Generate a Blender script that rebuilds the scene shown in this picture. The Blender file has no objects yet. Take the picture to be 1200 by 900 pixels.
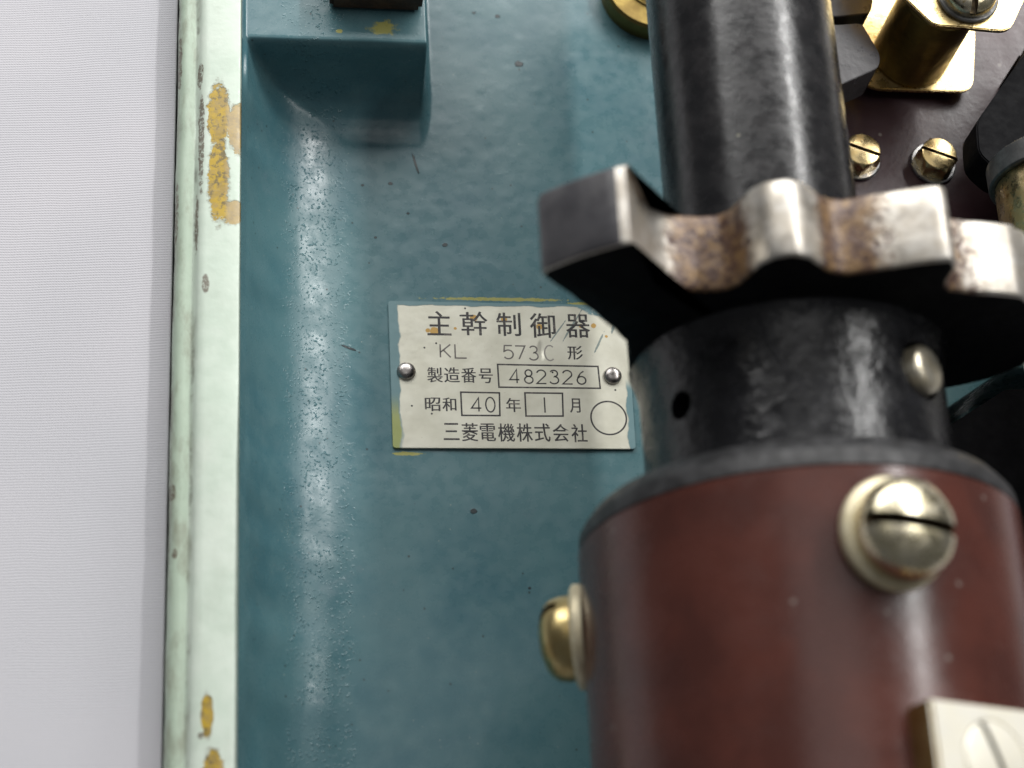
import bpy, bmesh, math, random
import numpy as np
from mathutils import Vector, Matrix

C = bpy.context.scene
S = 0.001                      # the place is described in millimetres
col = C.collection
rnd = random.Random(7)
R = math.radians

# ------------------------------------------------------------------ camera
camd = bpy.data.cameras.new('camera'); cam = bpy.data.objects.new('camera', camd); col.objects.link(cam); C.camera = cam
p_, y_, r_ = R(24), R(8), R(3)
F = Vector((math.sin(y_), math.cos(y_)*math.sin(p_), -math.cos(p_)*math.cos(y_)))
R0 = F.cross(Vector((0, 1, 0))).normalized(); U0 = R0.cross(F)
Rt = R0*math.cos(r_) - U0*math.sin(r_); Up = U0*math.cos(r_) + R0*math.sin(r_)
M = Matrix((Rt, Up, -F)).transposed().to_4x4(); M.translation = -F*0.600
cam.matrix_world = M
camd.lens = 72; camd.sensor_width = 36; camd.clip_start = 0.01; camd.clip_end = 30
camd.dof.use_dof = True; camd.dof.focus_distance = 0.599; camd.dof.aperture_fstop = 8.5; camd.dof.aperture_blades = 7

# ------------------------------------------------------------------ world and lamps
w = bpy.data.worlds.new('World'); C.world = w; w.use_nodes = True
w.node_tree.nodes['Background'].inputs[0].default_value = (0.93, 0.95, 1.0, 1)
w.node_tree.nodes['Background'].inputs[1].default_value = 0.10
def area(name, loc, target, sx, sy, power, color):
    l = bpy.data.lights.new(name, 'AREA'); l.shape = 'RECTANGLE'; l.size = sx; l.size_y = sy; l.energy = power; l.color = color
    o = bpy.data.objects.new(name, l); col.objects.link(o); o.location = loc
    z = (Vector(loc) - Vector(target)).normalized(); x = Vector((0, 1, 0)).cross(z).normalized(); yv = z.cross(x)   # long side of a lamp runs with the shaft
    o.rotation_euler = Matrix((x, yv, z)).transposed().to_euler()
    return o
area('ceiling_light', (0.1, 2.7, 1.6), (0.1, 2.7, 0), 3.4, 3.0, 215, (1.0, 0.99, 0.97))
area('tube_light', (0.90, 0.66, 1.20), (0.03, 0.0, 0.05), 0.065, 1.3, 15, (1.0, 0.99, 0.97))
area('ceiling_panel', (-0.12, 0.20, 1.6), (-0.12, 0.20, 0), 0.85, 0.62, 1.7, (1.0, 0.99, 0.97))
C.view_settings.view_transform = 'Standard'; C.view_settings.look = 'None'
C.view_settings.exposure = -0.05; C.view_settings.gamma = 1.0
C.cycles.max_bounces = 6

# ------------------------------------------------------------------ material helpers
class NT:
    def __init__(s, name):
        s.m = bpy.data.materials.new(name); s.m.use_nodes = True; s.t = s.m.node_tree
        s.b = s.t.nodes['Principled BSDF']
        tc = s.t.nodes.new('ShaderNodeTexCoord')
        s.P = s.vm('SCALE', tc.outputs['Object'], sc=1000.0)
    def lk(s, v, sock):
        if isinstance(v, bpy.types.NodeSocket): s.t.links.new(v, sock)
        elif v is not None:
            try: sock.default_value = v
            except Exception: sock.default_value = (*v, 1)
    def vm(s, op, a, b=None, sc=None):
        n = s.t.nodes.new('ShaderNodeVectorMath'); n.operation = op
        s.lk(a, n.inputs[0])
        if b is not None: s.lk(b, n.inputs[1])
        if sc is not None: n.inputs['Scale'].default_value = sc
        return n.outputs['Value'] if op in ('LENGTH', 'DISTANCE', 'DOT_PRODUCT') else n.outputs[0]
    def mt(s, op, a, b=None, clamp=False):
        n = s.t.nodes.new('ShaderNodeMath'); n.operation = op; n.use_clamp = clamp
        s.lk(a, n.inputs[0])
        if b is not None: s.lk(b, n.inputs[1])
        return n.outputs[0]
    def noise(s, scale, detail=3, rough=.55, vec=None, off=0, dist=0):
        n = s.t.nodes.new('ShaderNodeTexNoise'); n.inputs['Scale'].default_value = scale
        n.inputs['Detail'].default_value = detail; n.inputs['Roughness'].default_value = rough; n.inputs['Distortion'].default_value = dist
        v = vec or s.P
        if off: v = s.vm('ADD', v, (off, off*1.7, -off))
        s.lk(v, n.inputs['Vector']); return n.outputs['Fac']
    def voro(s, scale, vec=None):
        n = s.t.nodes.new('ShaderNodeTexVoronoi'); n.inputs['Scale'].default_value = scale; s.lk(vec or s.P, n.inputs['Vector']); return n.outputs['Distance']
    def ramp(s, f, a, b, va=0., vb=1.):
        n = s.t.nodes.new('ShaderNodeMapRange'); n.interpolation_type = 'SMOOTHSTEP'; s.lk(f, n.inputs[0])
        for i, v in enumerate((a, b, va, vb)): n.inputs[i+1].default_value = v
        return n.outputs[0]
    def mix(s, f, a, b):
        n = s.t.nodes.new('ShaderNodeMix'); n.data_type = 'RGBA'; s.lk(f, n.inputs[0]); s.lk(a, n.inputs[6]); s.lk(b, n.inputs[7]); return n.outputs[2]
    def sep(s, v=None):
        n = s.t.nodes.new('ShaderNodeSeparateXYZ'); s.lk(v or s.P, n.inputs[0]); return n.outputs
    def ell(s, c, r, wob=.35, ns=.5, edge=.12, ang=0):
        """mask of an uneven elliptical mark: centre c, half-sizes r (mm)"""
        v = s.vm('SUBTRACT', s.P, c)
        if ang:
            n = s.t.nodes.new('ShaderNodeVectorRotate'); n.rotation_type = 'Z_AXIS'; s.lk(v, n.inputs['Vector']); n.inputs['Angle'].default_value = ang; v = n.outputs[0]
        v = s.vm('DIVIDE', v, r)
        d = s.vm('LENGTH', v)
        d = s.mt('ADD', d, s.mt('MULTIPLY', s.mt('SUBTRACT', s.noise(ns, 4, .65, off=c[0]), .5), wob*2))
        return s.ramp(d, 1+edge, 1-edge)
    def elld(s, c, r, wob=.35, ns=.5):
        d = s.vm('LENGTH', s.vm('DIVIDE', s.vm('SUBTRACT', s.P, c), r))
        return s.mt('ADD', d, s.mt('MULTIPLY', s.mt('SUBTRACT', s.noise(ns, 5, .7, off=c[0]), .5), wob*2))
    def mn(s, *a):
        o = a[0]
        for k in a[1:]: o = s.mt('MINIMUM', o, k)
        return o
    def mx(s, *a):
        o = a[0]
        for k in a[1:]: o = s.mt('MAXIMUM', o, k)
        return o
    def bump(s, h, strength, dist_mm=1.0, nrm=None):
        n = s.t.nodes.new('ShaderNodeBump'); n.inputs['Strength'].default_value = strength; n.inputs['Distance'].default_value = dist_mm*S
        s.lk(h, n.inputs['Height']); s.lk(nrm, n.inputs['Normal']) if nrm is not None else None
        return n.outputs[0]
    def out(s, color, rough=.5, metal=0., nrm=None, spec=None, coat=None, sheen=None):
        s.lk(color, s.b.inputs['Base Color']); s.lk(rough, s.b.inputs['Roughness']); s.lk(metal, s.b.inputs['Metallic'])
        if nrm is not None: s.lk(nrm, s.b.inputs['Normal'])
        if spec is not None: s.b.inputs['Specular IOR Level'].default_value = spec
        if coat: s.b.inputs['Coat Weight'].default_value = coat[0]; s.b.inputs['Coat Roughness'].default_value = coat[1]
        return s.m
def c3(r, g, b): return (r, g, b, 1)

def mat_blue():
    s = NT('blue casting paint')
    big = s.noise(.018, 3); mid = s.noise(.12, 4); fine = s.noise(1.1, 3)
    colr = s.mix(s.ramp(big, .35, .65), c3(.052, .138, .165), c3(.080, .176, .194))
    colr = s.mix(s.ramp(mid, .3, .8), colr, c3(.088, .180, .200))
    colr = s.mix(s.ramp(s.noise(.05, 5, .7, off=40), .58, .75, 0, .35), colr, c3(.15, .21, .24))
    # dust specks and paint flecks
    pin = s.ramp(s.voro(.42), .10, .05); keep = s.ramp(s.noise(.09, 2, off=9), .56, .62)
    colr = s.mix(s.mt('MULTIPLY', s.mt('MULTIPLY', pin, keep), .55), colr, c3(.45, .5, .45))
    pin2 = s.ramp(s.voro(.17, s.vm('ADD', s.P, (31, 7, 3))), .075, .04)
    colr = s.mix(s.mt('MULTIPLY', pin2, .8), colr, c3(.02, .03, .03))
    specks = [((-42.5, 65.5, 1), .55), ((-34, 66.3, 1), .75), ((-18.1, 45.6, 0), .8), ((7.5, 110.4, 0), 1.3), ((-29, 56.1, 0), .5), ((-39, 47.7, 0), .45),
              ((1.5, 128, 0), .8), ((-6, 129, 0), .6), ((-13, -39.9, 0), 1.0), ((1.8, -62.9, 0), .5)]
    dk = s.mx(*[s.ell(cc, (r, r*.8, 3), .5, .9) for cc, r in specks])
    dk = s.mx(dk, s.ell((-47.5, 11, 0), (2.6, .38, 3), .4, .9, ang=.35), s.ell((-26.2, 73.2, 1), (.35, 4.2, 5), .6, .9, ang=-.25),
              s.ell((30, 36, 0), (.6, .4, 3), .4, .9))
    colr = s.mix(dk, colr, c3(.018, .030, .034))
    ye = s.mx(s.ell((-37.3, 103.4, 28), (3.8, 2.4, 3), 1.35, .3, .25), s.ell((-50.6, 101.8, 28), (1.1, .7, 3), .5, .6),
              s.ell((-2, 27.6, 0), (19, .55, 2), 1.1, .45), s.ell((24, 26.6, 0), (6, .5, 2), 1.1, .45), s.ell((-31, -22.2, 0), (4, .55, 2), 1.0, .5),
              s.ell((29, 34, 0), (.5, 1.4, 2), .6, .6, ang=.4))
    colr = s.mix(s.mt('MULTIPLY', ye, .75), colr, c3(.42, .38, .07))
    pits = s.mt('MULTIPLY', s.ramp(s.noise(1.15, 2, .5, off=6), .56, .74), s.ramp(s.noise(.16, 3, .6, off=44), .44, .62, .12, 1.))
    x, y, z = s.sep()
    corner = s.mt('MULTIPLY', s.ramp(x, -69, -63), s.ramp(x, -46, -51))          # sand-rough casting skin along the fillet
    pits = s.mt('MULTIPLY', pits, s.mt('ADD', s.mt('MULTIPLY', corner, 3.8), .16))
    h = s.mt('ADD', s.mt('MULTIPLY', s.noise(.22, 2, .5), .16), s.mt('MULTIPLY', pits, .55))
    h = s.mt('ADD', h, s.mt('MULTIPLY', s.noise(.05, 2), .7))
    n = s.bump(h, .42, .45)
    n = s.bump(dk, .6, .3, n)
    rough = s.ramp(s.noise(.25, 4, .6, off=5), .3, .75, .24, .36)
    rough = s.mt('ADD', rough, s.mt('MULTIPLY', corner, s.ramp(s.noise(.09, 4, .7, off=71), .42, .62, 0, .14)))
    return s.out(colr, rough, 0, n, .55)

def mat_green():
    s = NT('pale green enamel')
    x, y, z = s.sep()
    colr = s.mix(s.ramp(s.noise(.05, 4, .6), .35, .7), c3(.58, .68, .58), c3(.66, .74, .65))
    colr = s.mix(s.ramp(x, -93.2, -91.6, 1, 0), colr, c3(.44, .54, .43))
    dirt = s.mt('MULTIPLY', s.ramp(s.noise(.16, 5, .7, vec=s.vm('MULTIPLY', s.P, (1, .35, 1))), .44, .70), s.ramp(x, -92.6, -90.5, .80, .10))
    colr = s.mix(dirt, colr, c3(.27, .29, .22))
    # grime line in the groove and along the outer edge
    gr = s.mt('MULTIPLY', s.ramp(s.mt('ABSOLUTE', s.mt('ADD', x, 92.0)), .75, .15), s.ramp(s.noise(.07, 4, .7, off=3), .50, .66, 0, .6))
    oe = s.mt('MULTIPLY', s.ramp(x, -97.0, -97.8), s.ramp(s.noise(.09, 4, .7, off=13), .46, .66, 0, .8))
    colr = s.mix(s.mx(gr, oe), colr, c3(.085, .065, .045))
    cd = s.mn(s.elld((-85.8, 70, 30), (3.0, 10, 9), .6), s.elld((-85.6, 49, 30), (2.8, 13, 9), .6), s.elld((-81.5, 38.5, 30), (3.6, 3.6, 9), .6),
              s.elld((-80.0, 66, 30), (3.2, 8, 9), .5), s.elld((-87.0, -106, 30), (1.5, 5.4, 9), .5), s.elld((-85.3, -121, 30), (2.6, 6.0, 9), .5))
    chip = s.ramp(cd, 1.08, .98); rim_ = s.mt('MULTIPLY', s.mt('SUBTRACT', s.ramp(cd, 1.26, 1.12), chip), s.ramp(s.noise(.25, 3, off=61), .42, .58))
    yel = s.mix(s.ramp(s.noise(.35, 4, .7), .42, .6), c3(.48, .32, .02), c3(.36, .25, .06))
    yel = s.mix(s.ramp(s.noise(.5, 4, .7, off=21), .50, .60, 0, .85), yel, c3(.12, .10, .05))
    yel = s.mix(s.ramp(x, -84.2, -82.6, 0, .75), yel, c3(.46, .36, .20))
    colr = s.mix(chip, colr, yel)
    colr = s.mix(s.mt('MULTIPLY', rim_, .35), colr, c3(.13, .09, .05))
    dk = s.mx(s.ell((-90.6, 62, 30), (.8, 15, 9), 1.1, .3), s.ell((-91.6, 36, 28), (.45, 9, 9), .8, .3), s.ell((-88.9, 16, 30), (1.0, 2.8, 9), .5, .4),
              s.ell((-91.2, 84, 30), (.8, 4, 9), .8, .3), s.ell((-97, -44, 26), (1.0, 2.6, 9), .6, .4), s.ell((-97.3, 40, 26), (.5, 9, 9), 1.0, .3),
              s.ell((-88.4, -111.2, 30), (.9, .9, 9), .6, .4), s.ell((-97.2, 90, 26), (.6, 9, 9), 1.1, .3), s.ell((-96, -62, 26), (.7, 1.6, 9), 1.0, .3))
    dk = s.mt('MULTIPLY', dk, s.ramp(s.noise(.9, 4, .75, off=91), .38, .52, .15, .85))
    colr = s.mix(dk, colr, c3(.12, .085, .060))
    h = s.mt('ADD', s.mt('MULTIPLY', chip, -.5), s.mt('MULTIPLY', s.noise(.3, 4), .35))
    return s.out(colr, s.ramp(s.noise(.2, 3), .3, .7, .3, .48), 0, s.bump(h, .6, .5), .5)

def mat_plate():
    s = NT('worn silver nameplate')
    x, y, z = s.sep()
    n1 = s.noise(.15, 3, .5); n2 = s.noise(.10, 3, .6, off=8)
    colr = s.mix(s.ramp(n2, .3, .7), c3(.57, .56, .46), c3(.67, .66, .56))
    colr = s.mix(s.ramp(s.noise(.9, 4, .7, off=2), .62, .74, 0, .55), colr, c3(.33, .28, .18))
    wob = s.mt('MULTIPLY', s.mt('SUBTRACT', n1, .5), 3.2)
    lf = s.ramp(s.mt('ADD', x, wob), -32.6, -33.2)
    lf = s.mt('MULTIPLY', lf, s.ramp(y, -16, -6, .6, 1))
    rt = s.mt('MULTIPLY', s.ramp(s.mt('ADD', x, wob), 33.2, 33.8), s.ramp(y, 2, -2))
    tp = s.ramp(s.mt('ADD', y, s.mt('MULTIPLY', wob, .6)), 24.7, 25.1)
    tr = s.mt('MULTIPLY', s.ramp(s.mt('ADD', s.mt('ADD', s.mt('MULTIPLY', x, .45), y), s.mt('MULTIPLY', wob, 1.5)), 33.6, 34.4), s.ramp(s.noise(.5, 4, .7, off=11), .38, .50))
    bl = s.mx(lf, rt, tp, tr)
    colr = s.mix(bl, colr, c3(.13, .24, .26))
    gn = s.mt('MULTIPLY', s.ramp(s.mt('ADD', x, wob), -33.0, -33.6), s.ramp(y, -3, -12))
    colr = s.mix(gn, colr, c3(.30, .34, .12))
    scr = s.mx(s.ell((19.0, 19, 1), (.28, 5.5, 3), .9, .6, ang=.55), s.ell((14.5, 17, 1), (.22, 4.5, 3), .9, .6, ang=.62), s.ell((26.5, 13, 1), (.3, 4.0, 3), .9, .6, ang=.45),
               s.ell((31.5, 19, 1), (.5, 2.5, 3), .9, .6, ang=.3))
    colr = s.mix(s.mt('MULTIPLY', scr, .8), colr, c3(.12, .18, .18))
    dots = [((-22.34, 16.4, 1), 1.35), ((-10.55, 20.9, 1), 1.1), ((-1.52, 20.7, 1), .95), ((8.93, 18.3, 1), .95), ((25.3, 18.9, 1), .8), ((21.6, 18.7, 1), .7), ((-16.2, 17.4, 1), .45), ((29, 15.4, 1), .45), ((-24.3, 16.6, 1), .7)]
    dd = s.mx(*[s.ell(cc, (r, r, 2), .3, .8) for cc, r in dots])
    colr = s.mix(s.mt('MULTIPLY', dd, .9), colr, c3(.45, .25, .03))
    dk = s.mx(*[s.ell((a, b, 1), (.3, .3, 2), .3, .8) for a, b in ((-29.7, -7.6), (-25.5, 11), (-24, -10), (-13, 24), (-14.5, 21.6), (12.1, 3.5), (-22, 12.5), (30.5, -2))])
    colr = s.mix(dk, colr, c3(.03, .03, .03))
    # the dent in front of the C
    v = s.vm('DIVIDE', s.vm('SUBTRACT', s.P, (9.2, 10.6, 1)), (1.1, 2.9, 3)); dent = s.ramp(s.vm('LENGTH', v), 1.3, 0)
    v2 = s.vm('DIVIDE', s.vm('SUBTRACT', s.P, (19.5, 9.5, 1)), (1.5, 2.6, 3)); dent2 = s.ramp(s.vm('LENGTH', v2), 1.3, 0)
    h = s.mt('ADD', s.mt('MULTIPLY', dent, -1.0), s.mt('MULTIPLY', s.noise(.09, 3), .6)); h = s.mt('ADD', h, s.mt('MULTIPLY', dent2, -.3))
    h = s.mt('ADD', h, s.mt('MULTIPLY', bl, .12))
    return s.out(colr, .42, s.mt('MULTIPLY', s.mt('SUBTRACT', 1., bl), .25), s.bump(h, .5, .8), .5)

def mat_metal(name, a, b, rough=(.2, .4), ns=.25, metal=1., bump=.25, stain=None, bs=.5):
    s = NT(name)
    colr = s.mix(s.ramp(s.noise(ns, 4, .65), .35, .65), c3(*a), c3(*b))
    if stain: colr = s.mix(s.ramp(s.noise(ns*1.7, 5, .7, off=17), stain[1], stain[1]+.12), colr, c3(*stain[0]))
    return s.out(colr, s.ramp(s.noise(ns*2, 3), .3, .7, *rough), metal, s.bump(s.noise(bs, 3), bump, .3))

def mat_paint(name, a, b, rough=(.25, .45), ns=.2, bump=.4, bs=.5, spec=.5, marks=None, dist=.5, mk=.66, pins=None):
    s = NT(name)
    colr = s.mix(s.ramp(s.noise(ns, 4, .6), .35, .7), c3(*a), c3(*b))
    if marks: colr = s.mix(s.ramp(s.noise(.55, 4, .7, off=27), mk, mk+.05), colr, c3(*marks))
    if pins:
        pn_ = s.mt('MULTIPLY', s.ramp(s.voro(.075), .055, .03), s.ramp(s.noise(.05, 2, off=77), .45, .5))
        colr = s.mix(s.mt('MULTIPLY', pn_, .8), colr, c3(*pins))
    h = s.mt('ADD', s.noise(bs, 4, .6), s.mt('MULTIPLY', s.noise(bs*.18, 2), 1.4))
    return s.out(colr, s.ramp(s.noise(ns*1.5, 4, off=3), .3, .7, *rough), 0, s.bump(h, bump, dist), spec)

def mat_cloth():
    s = NT('white woven cotton')
    big = s.noise(.012, 2)
    colr = s.mix(s.ramp(big, .3, .7), c3(.54, .54, .57), c3(.59, .58, .61))
    x, y, z = s.sep(s.vm('ADD', s.P, s.vm('SCALE', s.vm('SUBTRACT', s.noise(.05, 2), (.5, .5, .5)), sc=1.2)))
    wx = s.mt('SINE', s.mt('MULTIPLY', x, 2*math.pi/.80)); wy = s.mt('SINE', s.mt('MULTIPLY', s.mt('ADD', y, s.mt('MULTIPLY', x, .04)), 2*math.pi/.82))
    weave = s.mt('ADD', s.mt('MULTIPLY', wy, .8), s.mt('MULTIPLY', s.mt('MULTIPLY', wx, wy), .5))
    thr = s.mt('ADD', weave, s.mt('MULTIPLY', s.noise(.7, 3, .7), 1.2))
    colr = s.mix(s.ramp(thr, -1.2, 1.4, .13, 0), colr, c3(.48, .48, .54))
    fl = s.ramp(s.voro(.055), .030, .018)
    colr = s.mix(s.mt('MULTIPLY', fl, .8), colr, c3(.2, .17, .15))
    return s.out(colr, .9, 0, s.bump(thr, .35, .12), .15)

def mat_bakelite(name, a, b, rough, bump=.12, marks=True):
    s = NT(name)
    colr = s.mix(s.ramp(s.noise(.045, 3, .6), .35, .65), c3(*a), c3(*b))
    colr = s.mix(s.ramp(s.noise(1.2, 3, .6, off=4), .4, .8, 0, .35), colr, c3(a[0]*1.5, a[1]*1.5, a[2]*1.5))
    if marks:
        pin = s.mt('MULTIPLY', s.ramp(s.voro(.11), .085, .05), .5)
        colr = s.mix(pin, colr, c3(.30, .27, .24))
    h = s.mt('ADD', s.mt('MULTIPLY', s.noise(.06, 2), 2), s.noise(.4, 4, .6))
    return s.out(colr, s.ramp(s.noise(.1, 4, .65, off=6), .3, .7, *rough), 0, s.bump(h, bump, .4), .5)

def mat_tooth():
    """bare running faces of the star wheel: bright on the crests, brown grease baked in the valleys"""
    s = NT('worn star wheel steel')
    x, y, z = s.sep()
    v = s.vm('MULTIPLY', s.P, (1, 0, 1)); rad = s.vm('LENGTH', v)
    base = s.mix(s.ramp(s.noise(.22, 4, .6), .35, .65), c3(.46, .42, .36), c3(.58, .55, .50))
    valley = s.ramp(s.mt('ADD', rad, s.mt('MULTIPLY', s.noise(.28, 4, .7), 8)), 62.6, 58.2)
    br = s.mix(s.ramp(s.noise(.3, 4, .7, off=5), .4, .6), c3(.21, .12, .045), c3(.075, .032, .018))
    col_ = s.mix(s.mt('MULTIPLY', valley, .95), base, br)
    spots = s.mt('MULTIPLY', s.ramp(s.noise(.45, 4, .7, off=31), .53, .59), s.ramp(rad, 61, 55, .10, 1))
    col_ = s.mix(spots, col_, c3(.055, .025, .018))
    met = s.mt('SUBTRACT', .75, s.mt('MULTIPLY', valley, .62))
    h = s.mt('ADD', s.mt('MULTIPLY', s.noise(.25, 3, .5), .6), s.mt('MULTIPLY', valley, s.mt('MULTIPLY', s.noise(.32, 4), 2.6)))
    return s.out(col_, s.ramp(s.noise(.2, 3), .3, .7, .36, .5), met, s.bump(h, .30, .5))

def mat_grey():
    s = NT('dark grey tooth paint')
    colr = s.mix(s.ramp(s.noise(.15, 4, .6), .35, .7), c3(.055, .054, .060), c3(.085, .083, .088))
    ch = s.mx(s.ell((-51.5, -15, 65), (5.0, 4.0, 6), .7, .25), s.ell((-51.5, -23, 66), (2.2, 11, 4), .8, .25), s.ell((-60, -31.6, 58), (9, .9, 9), 1.0, .3), s.ell((-68, -31.8, 50), (5, .7, 6), 1.0, .3))
    colr = s.mix(ch, colr, c3(.36, .31, .25))
    return s.out(colr, .4, s.mt('MULTIPLY', ch, .5), s.bump(s.mt('SUBTRACT', s.noise(.4, 3), ch), .3, .4), .4)
def mat_ink():
    s = NT('engraved black enamel')
    x, y, z = s.sep()
    stamp = s.mt('MULTIPLY', s.ramp(s.mt('ABSOLUTE', s.mt('SUBTRACT', y, 9.9)), 3.4, 3.0), s.ramp(x, 15, 14.5))   # the type number is stamped, not enamelled
    wear = s.ramp(s.noise(.5, 4, .7), .50, .70, 0, .55)
    colr = s.mix(wear, c3(.020, .018, .020), c3(.22, .20, .17))
    colr = s.mix(s.mt('MULTIPLY', stamp, .5), colr, c3(.22, .20, .18))
    cee = s.ramp(s.vm('LENGTH', s.vm('SUBTRACT', s.P, (11.0, 9.9, .8))), 3.6, 2.6)
    colr = s.mix(s.mt('MULTIPLY', cee, .55), colr, c3(.42, .40, .36))
    return s.out(colr, .5, 0, s.bump(s.noise(.8, 2), .2, .1))
MT = dict(
    blue=mat_blue(), green=mat_green(), plate=mat_plate(), cloth=mat_cloth(), tooth=mat_tooth(),
    black=mat_paint('black machine enamel', (.010, .010, .011), (.020, .019, .020), (.20, .32), .15, .20, .30, .5, (.20, .17, .13), mk=.75, pins=(.5, .48, .36)),
    hub=mat_paint('lumpy black enamel', (.007, .007, .008), (.016, .016, .018), (.17, .32), .15, .55, .25, .5, (.06, .055, .05), .8, mk=.74),
    moulded=mat_paint('black moulding', (.030, .027, .030), (.040, .036, .040), (.26, .38), .15, .15, .4, .5, (.20, .18, .18), mk=.74),
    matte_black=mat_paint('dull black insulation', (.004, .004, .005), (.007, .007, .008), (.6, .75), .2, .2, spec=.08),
    ring=mat_paint('scuffed black fibre', (.012, .012, .013), (.038, .038, .040), (.40, .60), .22, .4, .5, .35, (.20, .18, .17), mk=.68),
    grey=mat_grey(),
    _grey=mat_paint('dark grey tooth paint', (.055, .054, .058), (.085, .083, .086), (.35, .5), .15, .3, .4, .4, (.30, .25, .2), mk=.70),
    drum=mat_bakelite('maroon phenolic tube', (.060, .019, .014), (.088, .026, .018), (.23, .31)),
    panel=mat_bakelite('dark maroon bakelite', (.040, .018, .022), (.052, .022, .026), (.3, .42), .2),
    brass=mat_metal('warm brass', (.80, .63, .33), (.74, .55, .25), (.22, .38), .2, stain=((.30, .16, .04), .60)),
    pale=mat_metal('nickel worn brass', (.74, .66, .43), (.80, .73, .56), (.20, .36), .22, stain=((.50, .36, .12), .60)),
    oldbrass=mat_metal('tarnished yellow brass', (.52, .42, .20), (.42, .30, .12), (.3, .42), .2),
    grime_shade=mat_metal('grime in slots', (.10, .07, .03), (.04, .028, .015), (.5, .7), .5, .6),  # slot grime, with shade painted in where the tube lamp lit the slots
    slotbrass=mat_metal('tarnished and shaded slot brass', (.22, .13, .04), (.14, .08, .03), (.4, .6), .5, .8),  # hex bolt slots: shade painted into the brass, weaker than in the screws
    screwend=mat_metal('worn screw end', (.80, .75, .62), (.62, .55, .40), (.28, .42), .25, metal=.85, bump=.5, stain=((.35, .25, .12), .62)),
    cream=mat_metal('cream lacquered washer', (.66, .58, .38), (.72, .65, .46), (.35, .5), .3, .35, .2),
    olive=mat_metal('dull olive brass', (.30, .22, .07), (.20, .14, .05), (.4, .55), .1),
    steel=mat_metal('zinc washer steel', (.60, .60, .60), (.42, .42, .42), (.25, .4), .3),
    dsteel=mat_metal('grey steel', (.20, .20, .20), (.13, .13, .13), (.4, .55), .3, .7),
    rivet=mat_metal('aluminium rivet', (.42, .40, .38), (.30, .28, .27), (.25, .4), .5),
    silver=mat_metal('silvered contact', (.93, .90, .80), (.90, .86, .72), (.40, .50), .1, metal=.2),
    rust=mat_paint('rusty brown iron', (.055, .030, .018), (.10, .055, .03), (.5, .7), .3, .5, .5, .4),
    ink=mat_ink(),
    _ink=mat_paint('engraved black enamel', (.022, .020, .022), (.040, .036, .036), (.4, .5), .5, .1),
    table=mat_paint('grey table board', (.35, .34, .32), (.4, .39, .37), (.5, .6), .02, .1, .1),
)

# ------------------------------------------------------------------ object helpers
def origin(o):
    v = Vector((0, 0, 0))
    while o is not None: v += Vector(o.get('_o', (0, 0, 0))); o = o.parent
    return v
def obj(name, verts, faces, mats, parent=None, smooth=True, angle=35, at=None, midx=None):
    """verts in world millimetres; linked as ONE mesh object, local to its thing's origin"""
    off = origin(parent); o0 = Vector(at) if at is not None else Vector((0, 0, 0))
    me = bpy.data.meshes.new(name)
    me.from_pydata([((v[0]-off.x-o0.x)*S, (v[1]-off.y-o0.y)*S, (v[2]-off.z-o0.z)*S) for v in verts], [], faces)
    bm = bmesh.new(); bm.from_mesh(me); bmesh.ops.recalc_face_normals(bm, faces=bm.faces); bm.to_mesh(me); bm.free()
    for m in (mats if isinstance(mats, (list, tuple)) else [mats]): me.materials.append(MT[m])
    if midx: me.polygons.foreach_set('material_index', midx)
    ob = bpy.data.objects.new(name, me); col.objects.link(ob); ob.parent = parent
    if at is not None: ob.location = o0*S; ob['_o'] = tuple(o0)
    if smooth: me.shade_smooth() if hasattr(me, 'shade_smooth') else None; sharp(me, angle)
    return ob
def sharp(me, angle):
    bm = bmesh.new(); bm.from_mesh(me)
    for f in bm.faces: f.smooth = True
    for e in bm.edges:
        if len(e.link_faces) == 2 and e.calc_face_angle(0) > R(angle): e.smooth = False
    bm.to_mesh(me); bm.free()
def tag(o, label=None, cat=None, group=None, kind=None):
    if label: o['label'] = label
    if cat: o['category'] = cat
    if group: o['group'] = group
    if kind: o['kind'] = kind
    return o
def thing(name, loc, label, cat, group=None):
    o = bpy.data.objects.new(name, None); col.objects.link(o); o.location = Vector(loc)*S; o['_o'] = tuple(loc); o.empty_display_size = .01
    return tag(o, label, cat, group)
def frame(n, up=(0, 1, 0)):
    n = Vector(n).normalized(); u = Vector(up); x = u.cross(n)
    if x.length < 1e-4: x = Vector((1, 0, 0)).cross(n)
    x.normalize(); y = n.cross(x); return Matrix((x, y, n)).transposed()
def lathe(prof, seg=64, c=(0, 0, 0), n=(0, 0, 1), up=(0, 1, 0), shape=None):
    """prof: (height, radius) along axis n from c"""
    m = frame(n, up); c = Vector(c); V = []; Fc = []; rings = []
    for h, r in prof:
        if r <= 1e-6: rings.append([len(V)]); V.append(c + m @ Vector((0, 0, h)))
        else:
            ids = []
            for k in range(seg):
                a = 2*math.pi*k/seg; q = r*(shape(a) if shape else 1)
                ids.append(len(V)); V.append(c + m @ Vector((q*math.cos(a), q*math.sin(a), h)))
            rings.append(ids)
    for a, b in zip(rings, rings[1:]):
        for k in range(seg):
            k2 = (k+1) % seg
            if len(a) == 1 and len(b) == 1: continue
            if len(a) == 1: Fc.append((a[0], b[k], b[k2]))
            elif len(b) == 1: Fc.append((a[k], b[0], a[k2]))
            else: Fc.append((a[k], b[k], b[k2], a[k2]))
    return V, Fc
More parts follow.
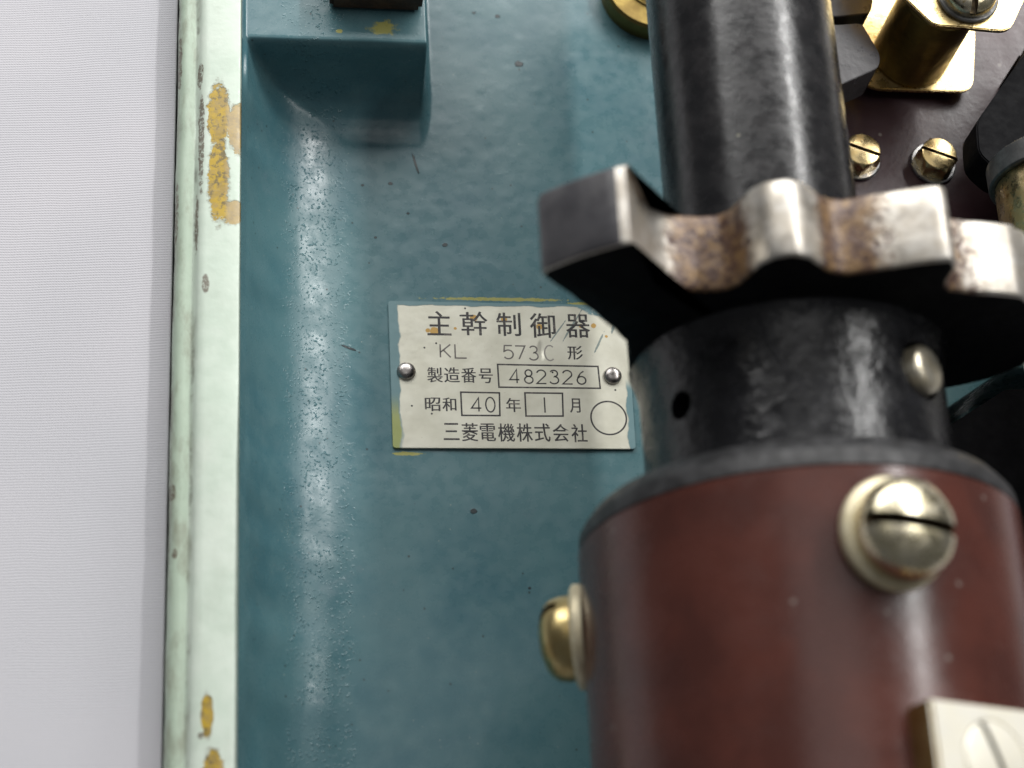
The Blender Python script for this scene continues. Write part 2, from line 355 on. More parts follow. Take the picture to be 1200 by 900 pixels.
def prism(pts, z0, z1, bev=.8, m=None, c=(0, 0, 0)):
    """outline in the local xy plane extruded along local z with chamfered edges"""
    bm = bmesh.new(); vs = [bm.verts.new((x, y, z0)) for x, y in pts]; f = bm.faces.new(vs)
    r = bmesh.ops.extrude_face_region(bm, geom=[f]); nv = [g for g in r['geom'] if isinstance(g, bmesh.types.BMVert)]
    bmesh.ops.translate(bm, verts=nv, vec=(0, 0, z1-z0)); bmesh.ops.recalc_face_normals(bm, faces=bm.faces)
    if bev: bmesh.ops.bevel(bm, geom=list(bm.edges), offset=bev, segments=2, affect='EDGES', clamp_overlap=True)
    m = m or Matrix.Identity(3); c = Vector(c); bm.verts.ensure_lookup_table()
    V = [c + m @ v.co for v in bm.verts]; Fc = [[v.index for v in f.verts] for f in bm.faces]; bm.free(); return V, Fc
def box(x0, x1, y0, y1, z0, z1, bev=.5, m=None, c=(0, 0, 0)):
    return prism([(x0, y0), (x1, y0), (x1, y1), (x0, y1)], z0, z1, bev, m, c)
def rounded(pts, r, n=5):
    out = []
    for i, p in enumerate(pts):
        p = Vector(p); a = Vector(pts[i-1]); b = Vector(pts[(i+1) % len(pts)])
        ri = r[i] if isinstance(r, (list, tuple)) else r
        if ri <= 0: out.append(tuple(p)); continue
        p0 = p + (a-p).normalized()*ri; p1 = p + (b-p).normalized()*ri
        for k in range(n+1):
            t = k/n; q = p0*(1-t)**2 + p*2*t*(1-t) + p1*t*t; out.append((q.x, q.y))
    return out
def cut(o, vf, mat=None):
    """carve a cutter out of o's mesh and leave plain geometry"""
    V, Fc = vf; off = origin(o)
    me = bpy.data.meshes.new('cutter'); me.from_pydata([((v[0]-off.x)*S, (v[1]-off.y)*S, (v[2]-off.z)*S) for v in V], [], Fc)
    bm = bmesh.new(); bm.from_mesh(me); bmesh.ops.recalc_face_normals(bm, faces=bm.faces); bm.to_mesh(me); bm.free()
    if mat is not None: me.materials.append(MT[mat])
    k = bpy.data.objects.new('cutter', me); col.objects.link(k); k.parent = o
    md = o.modifiers.new('b', 'BOOLEAN'); md.object = k; md.operation = 'DIFFERENCE'; md.solver = 'EXACT'
    if mat is not None: md.material_mode = 'TRANSFER'
    dg = bpy.context.evaluated_depsgraph_get(); dg.update(); nm = bpy.data.meshes.new_from_object(o.evaluated_get(dg))
    o.modifiers.clear(); o.data = nm; bpy.data.objects.remove(k); sharp(nm, 35)

# ------------------------------------------------------------------ table and cloth
V, Fc = box(-600, 600, -500, 500, -45, -19, 2)
tag(obj('table_top', V, Fc, 'table'), kind='structure')
rng = np.linspace
def grid(xs, ys, zf):
    X, Y = np.meshgrid(xs, ys); Z = zf(X, Y); nx = len(xs); ny = len(ys)
    V = np.stack([X, Y, Z], -1).reshape(-1, 3)
    i = np.arange((ny-1)*(nx-1)); r = i//(nx-1); q = i % (nx-1); a = r*nx+q
    return V, np.stack([a, a+1, a+nx+1, a+nx], -1)
def gobj(name, xs, ys, zf, mat, parent=None):
    V, Fc = grid(xs, ys, zf); off = origin(parent); V = (V-np.array(off))*S
    me = bpy.data.meshes.new(name); me.from_pydata(V.tolist(), [], Fc.tolist()); me.materials.append(MT[mat])
    me.polygons.foreach_set('use_smooth', [True]*len(me.polygons))
    o = bpy.data.objects.new(name, me); col.objects.link(o); o.parent = parent; return o
def cz(X, Y):
    return -16.2 + .9*np.sin((X+.10*Y)/17.0) * (.5+.5*np.tanh((-60-Y)/70)) + .35*np.sin((X*.6+.2*Y)/31) + .06*np.sin(X/9+Y/60) \
        + .5*np.exp(-((X+150+.06*Y)/36)**2)
cz0 = cz
def cz(X, Y): return cz0(X, Y) + 35.5*(1 - np.clip((X+98.4)/1.0, 0, 1)) * np.exp(np.clip(X+98, -400, 0)/150)
xs_ = np.concatenate([rng(-420, -99, 150), rng(-98.5, -97.3, 7), rng(-95, 380, 60)])
tag(gobj('white_cloth', xs_, rng(-360, 420, 200), cz, 'cloth'), 'white woven cotton cloth spread flat beside the pale green housing edge', 'cloth')

# ------------------------------------------------------------------ housing
hs = thing('controller_housing', (0, 0, 0), 'cast metal housing painted blue inside with a chipped pale green rim', 'machine housing')
wx_ = [-79.4, -78, -75.5, -73, -70.5, -68, -65, -62, -59, -56, -53, -50, -47, -44, 400]
wz_ = [31, 26.5, 19.5, 14.2, 10.4, 7.6, 5.3, 3.75, 2.65, 1.7, .85, .32, .08, 0, 0]
wx = rng(-79.4, -36, 220); wz = np.interp(wx, wx_, wz_); kz = np.ones(13)/13
wz = np.concatenate([wz[:8], np.convolve(wz, kz, 'same')[8:-8], np.zeros(8)])   # soft foundry fillet
bd = [-999, 0, .5, 1.1, 2.1, 4.0, 7.0, 10.5, 15, 19, 999]
bz = [28, 28, 27.5, 25.2, 20, 12, 5.4, 2.3, .7, 0, 0]
bd_ = rng(0, 24, 240); bz_ = np.interp(bd_, bd, bz); bk = np.ones(23)/23
bs_ = np.convolve(np.concatenate([np.full(11, 28.), bz_, np.zeros(11)]), bk, 'valid'); wq = np.clip((bd_-1.2)/2.5, 0, 1)
bz = bz_*(1-wq) + bs_*wq; bd = bd_; bz[-1] = 0     # crisp top edge, soft foot
def vnoise(X, Y, s, seed):
    r = np.random.RandomState(seed); g = r.rand(64, 64); x = X/s+500; y = Y/s+500
    xi = np.floor(x).astype(int); yi = np.floor(y).astype(int); fx = x-xi; fy = y-yi
    fx = fx*fx*(3-2*fx); fy = fy*fy*(3-2*fy); G = lambda a, b: g[a % 64, b % 64]
    return (G(xi, yi)*(1-fx)+G(xi+1, yi)*fx)*(1-fy)+(G(xi, yi+1)*(1-fx)+G(xi+1, yi+1)*fx)*fy - .5
def hz(X, Y):
    Xw = X + 1.6*vnoise(X*0, Y, 22, 3) + .8*vnoise(X*0, Y, 8, 4)*((X > -77))
    wall = np.interp(np.where(X < -78.5, X, Xw), wx, wz)
    dx = np.maximum(X+24.6+.35*vnoise(X*0, Y, 9, 6), 0)*5.0; dy = np.maximum(98.9-Y+.5*vnoise(X, Y*0, 14, 5), 0)
    d = np.sqrt(dx*dx+dy*dy); boss = np.interp(d, bd, bz)
    k = 3.0; h = np.maximum(wall, boss); e = np.exp(-np.abs(wall-boss)/k)*k*.35*np.clip(wall/4, 0, 1)*np.clip(boss/4, 0, 1)*np.clip((28-boss)/4, 0, 1)*np.clip((29-wall)/4, 0, 1)
    z = h + e
    z = z + .10*vnoise(X, Y, 11, 1)*(z < 27.5) + .05*vnoise(X, Y, 4.2, 2) + .03*vnoise(X, Y, 1.9, 8) + .4*vnoise(X, Y, 45, 9)*(z < 27)
    # shallow fold in the casting below the nameplate
    z = z + .9/(1+np.exp((Y+33+.06*X)/4.5))
    return z
gobj('floor_casting', rng(-79.3, 200, 440), rng(-170, 210, 560), hz, 'blue', hs)
# pale green rim: a raised flat lip, a groove, and a lower rounded step outside
ys = rng(-175, 215, 240)
prof = [(-79.0, -16), (-79.0, 29.4), (-79.3, 30.1), (-80.0, 30.5), (-84, 30.6), (-88.5, 30.4), (-90.4, 29.9), (-91.5, 28.8), (-92.1, 27.6), (-92.8, 27.3), (-94.2, 27.6), (-95.8, 27.2), (-97.0, 26.2), (-97.7, 24.6), (-97.9, 20), (-97.9, -16)]
V = []; Fc = []
for j, yy in enumerate(ys):
    for i, (x, z) in enumerate(prof):
        jx = .45*float(vnoise(np.array([i*5.]), np.array([yy]), 13, 20)[0]) + .25*float(vnoise(np.array([i*9.]), np.array([yy]), 4, 21)[0])
        jz = .35*float(vnoise(np.array([i*5.]), np.array([yy]), 16, 22)[0])
        if i < 3: jx *= .4
        V.append((x+jx, yy, z+(jz if z > 0 else 0)))
n = len(prof)
for j in range(len(ys)-1):
    for i in range(n-1): a = j*n+i; Fc.append((a, a+1, a+n+1, a+n))
Fc += [tuple(range(n)), tuple((len(ys)-1)*n+i for i in range(n))]
obj('rim', V, Fc, 'green', hs, angle=60)
V, Fc = box(-79, 200, -170, 210, -15.5, -1.5, .5); obj('underside', V, Fc, 'blue', hs)

V, Fc = prism(rounded([(116, -21.5), (141, -5.2), (185, -3), (185, 24), (116, 24)], [2, 2, 1, 1, 1], 3), -1, 26, 1.0); obj('side_boss', V, Fc, 'blue', hs)
ib = thing('shade_block', (150, -45, 0), 'added black block standing in for deep shade on the housing floor at the right, below the toothed wheel', 'insulator')  # black block added in place of blue casting in deep shade
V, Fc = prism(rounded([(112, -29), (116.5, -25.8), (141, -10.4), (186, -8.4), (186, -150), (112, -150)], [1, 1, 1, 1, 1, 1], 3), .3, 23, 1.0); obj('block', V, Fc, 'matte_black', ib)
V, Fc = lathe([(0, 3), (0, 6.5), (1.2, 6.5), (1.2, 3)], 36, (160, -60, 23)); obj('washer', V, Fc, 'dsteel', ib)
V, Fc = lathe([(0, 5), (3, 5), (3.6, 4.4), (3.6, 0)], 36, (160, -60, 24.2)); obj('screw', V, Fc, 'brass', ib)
# rusty block on the boss
bt = thing('iron_block', (-39.5, 121, 28), 'rusty brown iron block on the raised blue boss at the upper left', 'metal block')
V, Fc = box(-53.5, -25.8, 109.4, 133, 28.0, 40, 1.2); obj('block', V, Fc, 'rust', bt)
V, Fc = lathe([(0, 5.5), (2.6, 5.5), (3.4, 4.8), (3.4, 0)], 32, (-39.5, 121, 40)); obj('bolt_head', V, Fc, 'dsteel', bt)
# ------------------------------------------------------------------ nameplate
np_ = thing('nameplate', (0, 0, 0), 'small silver nameplate with Japanese lettering riveted to the blue housing floor', 'nameplate')
out = rounded([(-35.5, -20.75), (35.3, -20.7), (35.8, 25.8), (-35.8, 26.2)], .9, 4)
V, Fc = prism(out, .15, .85, .12); 
obj('plate', V, Fc, 'plate', np_)
TZ = .862
def ribbon(pts, wd, closed=False, z0=.80, z1=TZ):
    P = [Vector(p) for p in pts]; n = len(P); L = []; Rr = []
    for i in range(n):
        a = P[i-1] if (i > 0 or closed) else None; b = P[(i+1) % n] if (i < n-1 or closed) else None
        d0 = (P[i]-a).normalized() if a is not None else None; d1 = (b-P[i]).normalized() if b is not None else None
        d0 = d0 or d1; d1 = d1 or d0
        t = (d0+d1); t = t.normalized() if t.length > 1e-6 else d1; nn = Vector((-t.y, t.x)); k = 1/max(.45, nn.dot(Vector((-d1.y, d1.x))))
        L.append(P[i]+nn*wd/2*k); Rr.append(P[i]-nn*wd/2*k)
    V = []; Fc = []
    for l, r in zip(L, Rr): V += [(l.x, l.y, z1), (r.x, r.y, z1), (l.x, l.y, z0), (r.x, r.y, z0)]
    for i in range(n if closed else n-1):
        a = 4*i; b = 4*((i+1) % n); Fc += [(a, a+1, b+1, b), (a, b, b+2, a+2), (a+1, a+3, b+3, b+1)]
    if not closed: Fc += [(0, 2, 3, 1), (4*n-4, 4*n-3, 4*n-1, 4*n-2)]
    return V, Fc
def merge(lst):
    V = []; Fc = []
    for v, f in lst: k = len(V); V += [tuple(q) for q in v]; Fc += [tuple(i+k for i in g) for g in f]
    return V, Fc
fcache = {}
def glyph(ch, x0, x1, y0, y1):
    cu = bpy.data.curves.new('t', 'FONT'); cu.body = ch; cu.size = 10; cu.extrude = .02; cu.offset = .03; cu.resolution_u = 3
    o = bpy.data.objects.new('t', cu); col.objects.link(o); dg = bpy.context.evaluated_depsgraph_get(); dg.update()
    me = o.evaluated_get(dg).to_mesh(); co = np.array([tuple(v.co) for v in me.vertices]); fs = [tuple(p.vertices) for p in me.polygons]
    bpy.data.objects.remove(o); bpy.data.curves.remove(cu)
    a = co.min(0); b = co.max(0)
    X = (co[:, 0]-a[0])/(b[0]-a[0])*(x1-x0)+x0; Y = (co[:, 1]-a[1])/(b[1]-a[1])*(y1-y0)+y0; Z = np.where(co[:, 2] > 0, TZ, .80)
    out_ = [(list(zip((X+dx).tolist(), (Y+dy).tolist(), np.where(Z > .82, Z-dz, Z).tolist())), fs) for dx, dy, dz in ((-.07, -.04, 0), (.07, -.04, .010), (0, .07, .020))]
    return merge(out_)
def arc(cx, cy, rx, ry, a0, a1, n=14): return [(cx+rx*math.cos(R(a0+(a1-a0)*k/n)), cy+ry*math.sin(R(a0+(a1-a0)*k/n))) for k in range(n+1)]
ST = {
 'K': [[(0, 0), (0, 1)], [(1, 1), (0, .38)], [(.3, .56), (1, 0)]], 'L': [[(0, 1), (0, 0), (1, 0)]],
 '5': [[(.92, 1), (.14, 1), (.08, .55)] + arc(.5, .33, .5, .33, 135, -145)], '7': [[(0, 1), (1, 1), (.35, 0)]],
 '3': [arc(.48, .76, .42, .24, 150, -80) + arc(.48, .27, .5, .27, 80, -155)], 'C': [arc(.5, .5, .5, .5, 50, 310, 20)],
 '4': [[(.75, 0), (.75, 1), (0, .25), (1, .25)]], '8': [arc(.5, .76, .4, .24, 0, 360, 18), arc(.5, .26, .5, .26, 0, 360, 18)],
 '2': [arc(.5, .72, .46, .28, 165, -30) + [(0, 0), (1, 0)]], '6': [[(.78, .98)] + [(.42, .82), (.12, .5)] + arc(.5, .29, .47, .29, 160, -200, 20)],
 '0': [arc(.5, .5, .5, .5, 0, 360, 24)], '1': [[(.5, 0), (.5, 1)]]}
def digit(ch, x0, x1, y0, y1, wd=.44):
    return merge([ribbon([(x0+(x1-x0)*a, y0+(y1-y0)*b) for a, b in pl], wd) for pl in ST[ch]])
lines = [
 ('title', [('主', -24.4, -17.38, 15.08, 23.04), ('幹', -14.28, -6.55, 15.23, 23.06), ('制', -3.77, 3.38, 15.15, 22.85), ('御', 6.22, 13.75, 14.7, 22.79), ('器', 17.03, 24.2, 14.9, 22.65)], []),
 ('type', [('形', 16.99, 21.5, 7.7, 12.2)], [('K', -20.86, -17.84, 7.96, 12.15), ('L', -16.5, -13.14, 7.79, 12.21), ('5', -2.23, 0.69, 7.74, 12.03), ('7', 1.36, 4.27, 7.64, 11.93), ('3', 5.41, 8.13, 7.42, 11.91), ('C', 10.1, 13.2, 7.3, 12.2)]),
 ('serial', [('製', -24.92, -20.46, -0.1, 4.77), ('造', -19.92, -15.45, -0.05, 4.83), ('番', -14.92, -10.63, -0.07, 4.74), ('号', -9.77, -5.74, -0.16, 4.58)],
   [('4', -0.7, 2.13, -0.07, 4.31), ('8', 3.67, 6.17, -0.1, 4.21), ('2', 7.25, 10.09, -0.14, 4.18), ('3', 11.1, 13.81, -0.17, 4.15), ('2', 14.96, 17.88, -0.2, 4.13), ('6', 19.23, 21.95, -0.23, 4.03)]),
 ('date', [('昭', -25.88, -21.44, -9.18, -4.87), ('和', -20.78, -16.8, -9.14, -4.83), ('年', -2.15, 2.07, -9.27, -4.8), ('月', 16.65, 19.69, -9.34, -4.77)],
   [('4', -12.35, -9.49, -9.22, -4.9), ('0', -8.15, -5.48, -9.33, -4.72), ('1', 9.05, 9.32, -9.42, -4.57)]),
 ('maker', [('三', -20.74, -16.26, -18.18, -12.85), ('菱', -15.47, -10.84, -18.5, -12.81), ('電', -10.18, -5.67, -18.47, -12.92), ('機', -4.88, -0.09, -18.58, -12.88), ('株', 0.57, 5.1, -18.55, -12.84), ('式', 5.77, 10.31, -18.52, -12.8), ('会', 11.11, 15.8, -18.49, -12.98), ('社', 16.6, 21.16, -18.67, -12.94)], [])]
for nm, kj, dg_ in lines:
    V, Fc = merge([glyph(*g) for g in kj] + [digit(*d) for d in dg_])
    o = obj('lettering', V, Fc, 'ink', np_, smooth=False)
for q in ([(-4.1, 5.87), (25.79, 5.56), (26.01, -1.49), (-4.03, -1.43)], [(-15.32, -3.14), (-3.98, -3.24), (-4.17, -10.46), (-15.27, -10.47)], [(3.54, -3.17), (14.65, -3.21), (14.43, -10.45), (3.5, -10.54)]):
    V, Fc = ribbon(q, .5, True); obj('number_frame', V, Fc, 'ink', np_, smooth=False)
V, Fc = ribbon([(27.9+5.25*math.cos(k*math.pi/32), -10.95+5.25*math.sin(k*math.pi/32)) for k in range(64)], .5, True); obj('circle_mark', V, Fc, 'ink', np_, smooth=False)
for cx, cy in ((-31.07, 3.3), (29.97, 2.5)):
    V, Fc = lathe([(0, 2.75), (.3, 2.75), (.7, 2.65), (1.1, 2.3), (1.45, 1.6), (1.6, .8), (1.63, 0)], 32, (cx, cy, .84)); obj('rivet', V, Fc, 'rivet', np_, angle=80)

# ------------------------------------------------------------------ drum shaft assembly (turns as one)
AX, AZ = 55.0, 85.0
ds = thing('switch_drum', (AX, -60, AZ), 'black shaft with toothed star wheel and maroon drum lying over the blue housing floor', 'rotary switch drum')
V, Fc = lathe([(-28, 0), (-28, 25), (175, 25), (176, 24), (176, 0)], 128, (AX, 0, AZ), (0, 1, 0)); obj('shaft', V, Fc, 'black', ds)
# star wheel profile: (phi, radius), phi from straight up towards +x
prof = [(-150, 37), (-128, 36), (-109, 36.5), (-92, 38), (-80, 40), (-72, 43.5), (-66, 50), (-60.5, 60), (-56.8, 71), (-55.0, 80), (-54.2, 83.2), (-52.6, 84.8), (-46, 84.2), (-38.8, 83.2),
        (-37.6, 81.8), (-39.2, 74), (-40.8, 67), (-41.0, 61.5), (-39.6, 57.2), (-36.6, 53.6), (-33, 50.9), (-29, 49.6), (-25, 50.8), (-21.5, 55.0), (-18.5, 59.4), (-15, 62.0), (-11, 62.6), (-7.2, 60.6), (-4.2, 57), (-1.8, 54.2), (1, 52.6), (4.5, 52.6), (8, 54.2), (11.2, 56.5)]
def tooth(a0, e=1):
    t = [(a0, 57.2), (a0+4, 60.4), (a0+8, 63.6), (a0+9.8, 65.0), (a0+11.8, 64.9), (a0+14.4, 62.1), (a0+16.8, 57.4), (a0+19.2, 55.0), (a0+21.6, 54.4), (a0+24.4, 55.6)]
    return t[:5] if e else t
prof += tooth(12.6, 0) + tooth(40.2)
prof += [(54, 66), (60, 66.5), (75, 67), (88, 64), (96, 58.5), (105, 49.5), (115, 43), (130, 38.5), (150, 37), (180, 36.5)]
pts = []; own = []
N = len(prof); i_a = next(i for i, q in enumerate(prof) if q[0] > -54.3 and q[1] > 83); i_b = next(i for i, q in enumerate(prof) if q[1] == 83.2 and q[0] > -40)
for i in range(N):
    a, b = prof[i], prof[(i+1) % N]
    dphi = b[0]-a[0] if i < N-1 else b[0]+360-a[0]; sgm = max(1, int(abs(dphi)/1.6))
    for k in range(sgm): t = k/sgm; pts.append((a[0]+dphi*t, a[1]+(b[1]-a[1])*t)); own.append(i)
V = []; Fc = []; mi = []
Y0, Y1 = -32.6, -12.8
rings = [(Y0, 'in'), (Y0, -.9), (Y0+.25, -.3), (Y0+.9, 0), (Y0+6.5, 0), ((Y0+Y1)/2, 0), (Y1-6.5, 0), (Y1-.9, 0), (Y1-.25, -.3), (Y1, -.9), (Y1, 'in')]
XY = [(r*math.sin(R(f)), r*math.cos(R(f))) for f, r in pts]; n = len(pts)
# outward normals of the outline
nr = []
for i in range(n):
    a = Vector(XY[i-1]); b = Vector(XY[(i+1) % n]); t = (b-a).normalized(); q = Vector((-t.y, t.x))
    if q.dot(Vector(XY[i])) < 0: q = -q
    nr.append(q)
for yy, d in rings:
    for i in range(n):
        if d == 'in': f = R(pts[i][0]); x, z = 24*math.sin(f), 24*math.cos(f)
        else: x, z = XY[i][0]+nr[i].x*d, XY[i][1]+nr[i].y*d
        V.append((AX+x, yy, AZ+z))
for j in range(len(rings)-1):
    for i in range(n):
        a = j*n+i; b = j*n+(i+1) % n; Fc.append((a, b, b+n, a+n))
        f = pts[i][0]
        if j in (0, len(rings)-2): m_ = 1
        elif f < -66 or f > 130: m_ = 1
        elif own[i] < i_a: m_ = 1
        elif i_a <= own[i] < i_b and 2 <= j <= 7: m_ = 2
        else: m_ = 0
        mi.append(m_)
sw = obj('star_wheel', V, Fc, ['tooth', 'matte_black', 'grey'], ds, angle=50, at=None, midx=mi)
# let the wheel's texture be centred on the axis (radius drives grease in the valleys)
sw.data.transform(Matrix.Translation((0, 60*S-.0, 0)) @ Matrix.Identity(4)); sw.location = (0, -60*S, 0)
# collar
cp_ = [(-31.8, 20), (-31.8, 40.2), (-34, 39.4), (-37, 38.6), (-40, 38.1), (-50, 38), (-62, 38), (-71.6, 38.2), (-72.0, 20)]
V, Fc = lathe([(h, r) for h, r in cp_] + [cp_[0]], 128, (AX+2.5, 0, AZ), (0, 1, 0)); cl = obj('collar', V, Fc, 'hub', ds)
def radial(phi, y, r, dx=0): f = R(phi); return Vector((AX+dx+r*math.sin(f), y, AZ+r*math.cos(f))), Vector((math.sin(f), 0, math.cos(f)))
for ph, yy in ((-60.5, -51.3), (39.5, -46.4)):
    p, nn = radial(ph, yy, 30, 2.5); cut(cl, lathe([(0, 0), (0, 3.6 if ph < 0 else 7.4), (12, 3.6 if ph < 0 else 7.4), (12, 0)], 32, p, nn))
p, nn = radial(39.5, -46.4, 31, 2.5); V, Fc = lathe([(0, 0), (0, 6.2), (8.0, 6.2), (9.0, 5.5), (9.6, 3.9), (9.8, 0)], 6*6, p, nn); obj('set_screw', V, Fc, 'screwend', ds)
# black end ring and maroon drum
V, Fc = lathe([(-71.7, 30), (-71.7, 49.4), (-72.3, 50.2), (-75.2, 52.4), (-76.2, 53.0), (-79.8, 53.3), (-79.8, 30), (-71.7, 30)], 160, (AX, 0, AZ), (0, 1, 0)); obj('end_ring', V, Fc, 'ring', ds)
V, Fc = lathe([(-79.9, 40), (-79.9, 52.9), (-80.4, 53.5), (-215, 53.5), (-215, 40), (-79.9, 40)], 200, (AX, 0, AZ), (0, 1, 0)); dr = obj('drum_tube', V, Fc, 'drum', ds)
def dome_screw(c, n, r, h, slot_dir, mat, parent, seg=64, slot_w=.15, name='screw', depth=.65):
    pr = [(-1.0, 0), (-1.0, r*.97), (0, r), (h*.30, r), (h*.55, r*.955), (h*.74, r*.84), (h*.88, r*.65), (h*.97, r*.38), (h, .0)]
    V, Fc = lathe(pr, seg, c, n); o = obj(name, V, Fc, mat, parent, angle=50)
    m = frame(n, slot_dir); sw_ = r*slot_w/2*1.6
    cut(o, box(-sw_, sw_, -r*1.3, r*1.3, h*(1-depth), h*1.5, 0, m, c), 'grime_shade'); return o
for ph, yy, tilt in ((5.5, -96.6, (.16, -.10, 0)), (-106.0, -98.3, (0, -.05, 0))):
    p, nn = radial(ph, yy, 53.3)
    n2 = (nn + Vector(tilt)).normalized()
    V, Fc = lathe([(-.6, 0), (-.6, 12.6), (.6, 12.9), (1.8, 12.9), (2.4, 12.2), (2.5, 5), (2.5, 0)], 72, p, n2 if ph > 0 else nn)
    wv = obj('washer', V, Fc, 'cream', ds, angle=50)
    dome_screw(p + n2*(4.2 if ph > 0 else 2.6), n2, 11.3 if ph > 0 else 10.4, 8.6 if ph > 0 else 8.4, (1, -.10, 0) if ph > 0 else (0, .6, .75), 'pale' if ph > 0 else 'oldbrass', ds, 72)
    V, Fc = lathe([(-1.5, 0), (-1.5, 9.6), (3.6, 9.6), (3.6, 0)], 48, p + n2*1.0, n2); obj('spring_washer', V, Fc, 'dsteel', ds)
# contact block at the lower right of the drum
nn = Vector((math.sin(R(24)), 0, math.cos(R(24)))); m = frame(nn, (0, 1, 0)); c0 = Vector((AX-1.5, -134.6, AZ)) + nn*50
V, Fc = box(-17, 17, -44, 0, 0, 8.0, .7, m, c0); 
cb = obj('contact_block', V, Fc, ['silver', 'oldbrass'], ds)
for pf in cb.data.polygons: pf.material_index = 0 if pf.normal.dot(nn) > .3 else 1
sc = c0 + m @ Vector((-.5, -12.0, 8.0))
cut(cb, lathe([(-1.2, 0), (-1.2, 9.1), (1, 9.1), (1, 0)], 64, sc, nn))
V, Fc = lathe([(-1.4, 0), (-1.4, 8.75), (-.1, 8.75), (.35, 8.3), (.8, 5.5), (.95, 0)], 64, sc, nn); so = obj('flush_screw', V, Fc, 'silver', cb, angle=60)
cut(so, box(-.75, .75, -12, 12, -1.0, 3, 0, frame(nn, (-.42, 1, 0)), sc), 'grime_shade')

# ------------------------------------------------------------------ right-hand side: bakelite panel and contact gear
pn = thing('terminal_panel', (150, 90, 0), 'dark maroon bakelite panel behind the shaft at the upper right', 'insulating panel')
V, Fc = box(86, 215, 27, 205, 12, 20, .6); obj('panel', V, Fc, 'panel', pn)
for x, y in ((100, 40), (190, 40), (100, 190), (190, 190)):
    V, Fc = lathe([(0, 0), (0, 5), (12.2, 5), (12.2, 0)], 24, (x, y, 0)); obj('spacer', V, Fc, 'dsteel', pn)
def hexshape(a): a = (a % (math.pi/3))-math.pi/6; return math.cos(math.pi/6)/math.cos(a)
def hex_bolt(x, y, rot, lab):
    t = thing('hex_bolt', (x, y, 20), lab, 'bolt', 'slotted brass hex bolts on the bakelite panel')
    V, Fc = lathe([(0, 4), (0, 6.9), (.3, 7.1), (1.1, 7.1), (1.4, 6.8), (1.4, 4)], 48, (x, y, 20)); obj('washer', V, Fc, 'steel', t)
    up = (math.sin(rot), math.cos(rot), 0)
    V, Fc = lathe([(0, 0), (0, 6.25), (4.4, 6.25)], 72, (x, y, 21.4), (0, 0, 1), up, hexshape)
    V2, F2 = lathe([(5.1, 5.5), (5.45, 5.3), (5.6, 5.0), (5.6, 0)], 72, (x, y, 21.4), (0, 0, 1), up)
    k = len(V); F3 = [tuple(i+k for i in f) for f in F2]
    hx = list(range(k-72, k)); ci = list(range(k, k+72)); F3 += [(hx[i], hx[(i+1) % 72], ci[(i+1) % 72], ci[i]) for i in range(72)]
    o = obj('bolt_head', list(V)+list(V2), Fc+F3, 'brass', t, angle=30)
    cut(o, box(-.55, .55, -9, 9, 3.0, 9, 0, frame((0, 0, 1), (1, -.38, 0)), (x, y, 21.4)), 'slotbrass')
    return t
hex_bolt(130.4, 65.9, .25, 'slotted brass hex bolt with its whole head in view above the toothed wheel')
hex_bolt(106.6, 66.6, .6, 'slotted brass hex bolt half hidden behind the right edge of the black shaft')

# brass contact bracket: lower plate on the panel, barrel, upper plate, screw
bb_ = thing('brass_contact_bracket', (128, 105, 20), 'brass bracket of two plates joined by a round barrel at the upper right', 'contact bracket')
V, Fc = prism(rounded([(111.5, 89.2), (145, 89.2), (149, 112), (149, 150), (106, 150), (106, 96)], [5, 5, 3, 3, 3, 3]), 23.6, 25.2, .25); obj('lower_plate', V, Fc, 'brass', bb_)
V, Fc = lathe([(0, 0), (0, 6), (3.7, 6), (3.7, 0)], 24, (128, 118, 20)); obj('foot', V, Fc, 'dsteel', bb_)
V, Fc = lathe([(0, 0), (0, 11.2), (.6, 11.8), (31.5, 11.8), (32.3, 11.2), (32.3, 0)], 64, (126.3, 101.6, 25.25)); obj('barrel', V, Fc, 'olive', bb_)
V, Fc = prism(rounded([(121.0, 90.0), (144.2, 88.6), (152, 103), (152, 140), (103, 140), (103, 112)], [2, 3.5, 3, 3, 3, 3]), 57.6, 59.4, .3); obj('upper_plate', V, Fc, 'brass', bb_)
V, Fc = lathe([(0, 4), (0, 9.0), (.3, 9.3), (1.0, 9.3), (1.3, 9.0), (1.3, 4)], 48, (132.6, 100.0, 59.45)); obj('washer', V, Fc, 'dsteel', bb_)
dome_screw(Vector((132.6, 100.0, 60.9)), Vector((0, 0, 1)), 8.1, 5.4, (.05, 1, 0), 'pale', bb_)

# black moulded contact fingers beside the shaft
def finger(pts, rad, z0, z1, lab, loc):
    t = thing('contact_finger', loc, lab, 'moulded lever', 'black moulded fingers beside the shaft')
    V, Fc = prism(rounded(pts, rad, 3), z0, z1, 1.3); obj('finger_head', V, Fc, 'moulded', t, angle=30)
    cx = sum(p[0] for p in pts)/len(pts); cy = sum(p[1] for p in pts)/len(pts)
    V, Fc = box(cx-9, cx+2, cy-6, cy+6, 20.1, z0+.5, .5); obj('finger_foot', V, Fc, 'matte_black', t)
finger([(84, 98), (98, 98.7), (104.8, 99.6), (109.2, 88.4), (108.2, 84.0), (95.7, 77.6), (84, 75)], [1, 1, 1.5, 2, 2, 1, 1], 30, 45, 'black moulded finger with a chamfered corner beside the shaft below its twin', (98, 88, 20))
finger([(84, 101), (98, 101.6), (108.0, 103.2), (109.3, 108), (109, 130), (84, 130)], [1, 1, 2, 2, 1, 1], 30, 45, 'black moulded finger cut by the top of the picture beside the shaft', (98, 116, 20))

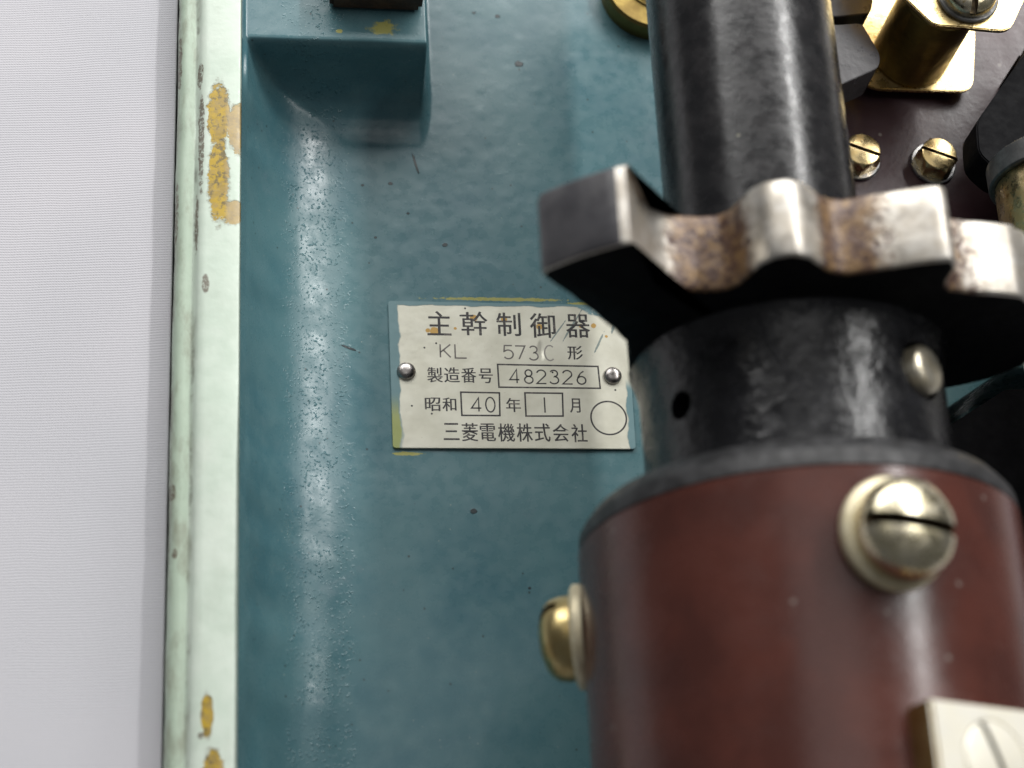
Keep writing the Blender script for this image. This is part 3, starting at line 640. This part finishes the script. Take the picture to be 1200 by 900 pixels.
# dull black lever block at the right
lv = thing('insulator_lever', (160, 72, 20), 'dull black insulating block on the maroon panel at the right', 'insulator')
V, Fc = prism(rounded([(153, 88.5), (133.5, 63), (132.6, 52.5), (138.5, 46), (190, 46), (190, 120), (162, 104)], 2.5, 3), 37, 50, 1.5); obj('block', V, Fc, 'matte_black', lv)
V, Fc = box(156, 182, 60, 95, 20, 37.5, .3); obj('base', V, Fc, 'matte_black', lv)

# second shaft with bushings, partly in frame at the right edge
s2 = thing('contact_rod', (151, 0, 60), 'second rod with grey washer and brass bushing at the right edge', 'rod')
V, Fc = lathe([(-90, 0), (-90, 9), (41, 9), (41, 0)], 48, (152, 0, 60), (0, 1, 0)); obj('rod_core', V, Fc, 'matte_black', s2)
V, Fc = lathe([(37.6, 9), (37.6, 20.2), (38, 20.7), (44, 20.7), (44.4, 20.2), (44.4, 9)], 80, (152, 0, 60), (0, 1, 0)); obj('washer', V, Fc, 'dsteel', s2)
V, Fc = lathe([(-14, 9), (-14, 17), (-12, 19), (37, 19.2), (37.5, 18.9), (37.5, 9)], 80, (152, 0, 60), (0, 1, 0)); obj('bushing', V, Fc, 'brass', s2)
V, Fc = lathe([(-88, 9), (-88, 18), (-24, 18), (-23, 17), (-14.2, 14), (-14.2, 9)], 80, (152, 0, 60), (0, 1, 0)); obj('insulating_sleeve', V, Fc, 'matte_black', s2)
V, Fc = box(128.6, 140, -24.6, -20.2, 66, 72, .4); obj('contact_tab', V, Fc, 'silver', s2)

# olive brass boss behind the shaft at the top
od = thing('brass_boss', (52.5, 138, 0), 'round dull brass boss on the blue floor behind the top of the shaft', 'metal boss')
V, Fc = lathe([(-1, 0), (-1, 17), (6, 17), (7, 16.2), (7, 10), (7.6, 9.6), (7.6, 0)], 72, (52.5, 138, 0)); obj('boss_disc', V, Fc, 'olive', od)
V, Fc = lathe([(0, 0), (0, 6.0), (4.0, 6.0), (4.6, 5.4), (4.6, 0)], 48, (52.5, 138, 7.4)); obj('centre_bolt', V, Fc, 'dsteel', od)

for o in bpy.data.objects:
    if '_o' in o: del o['_o']
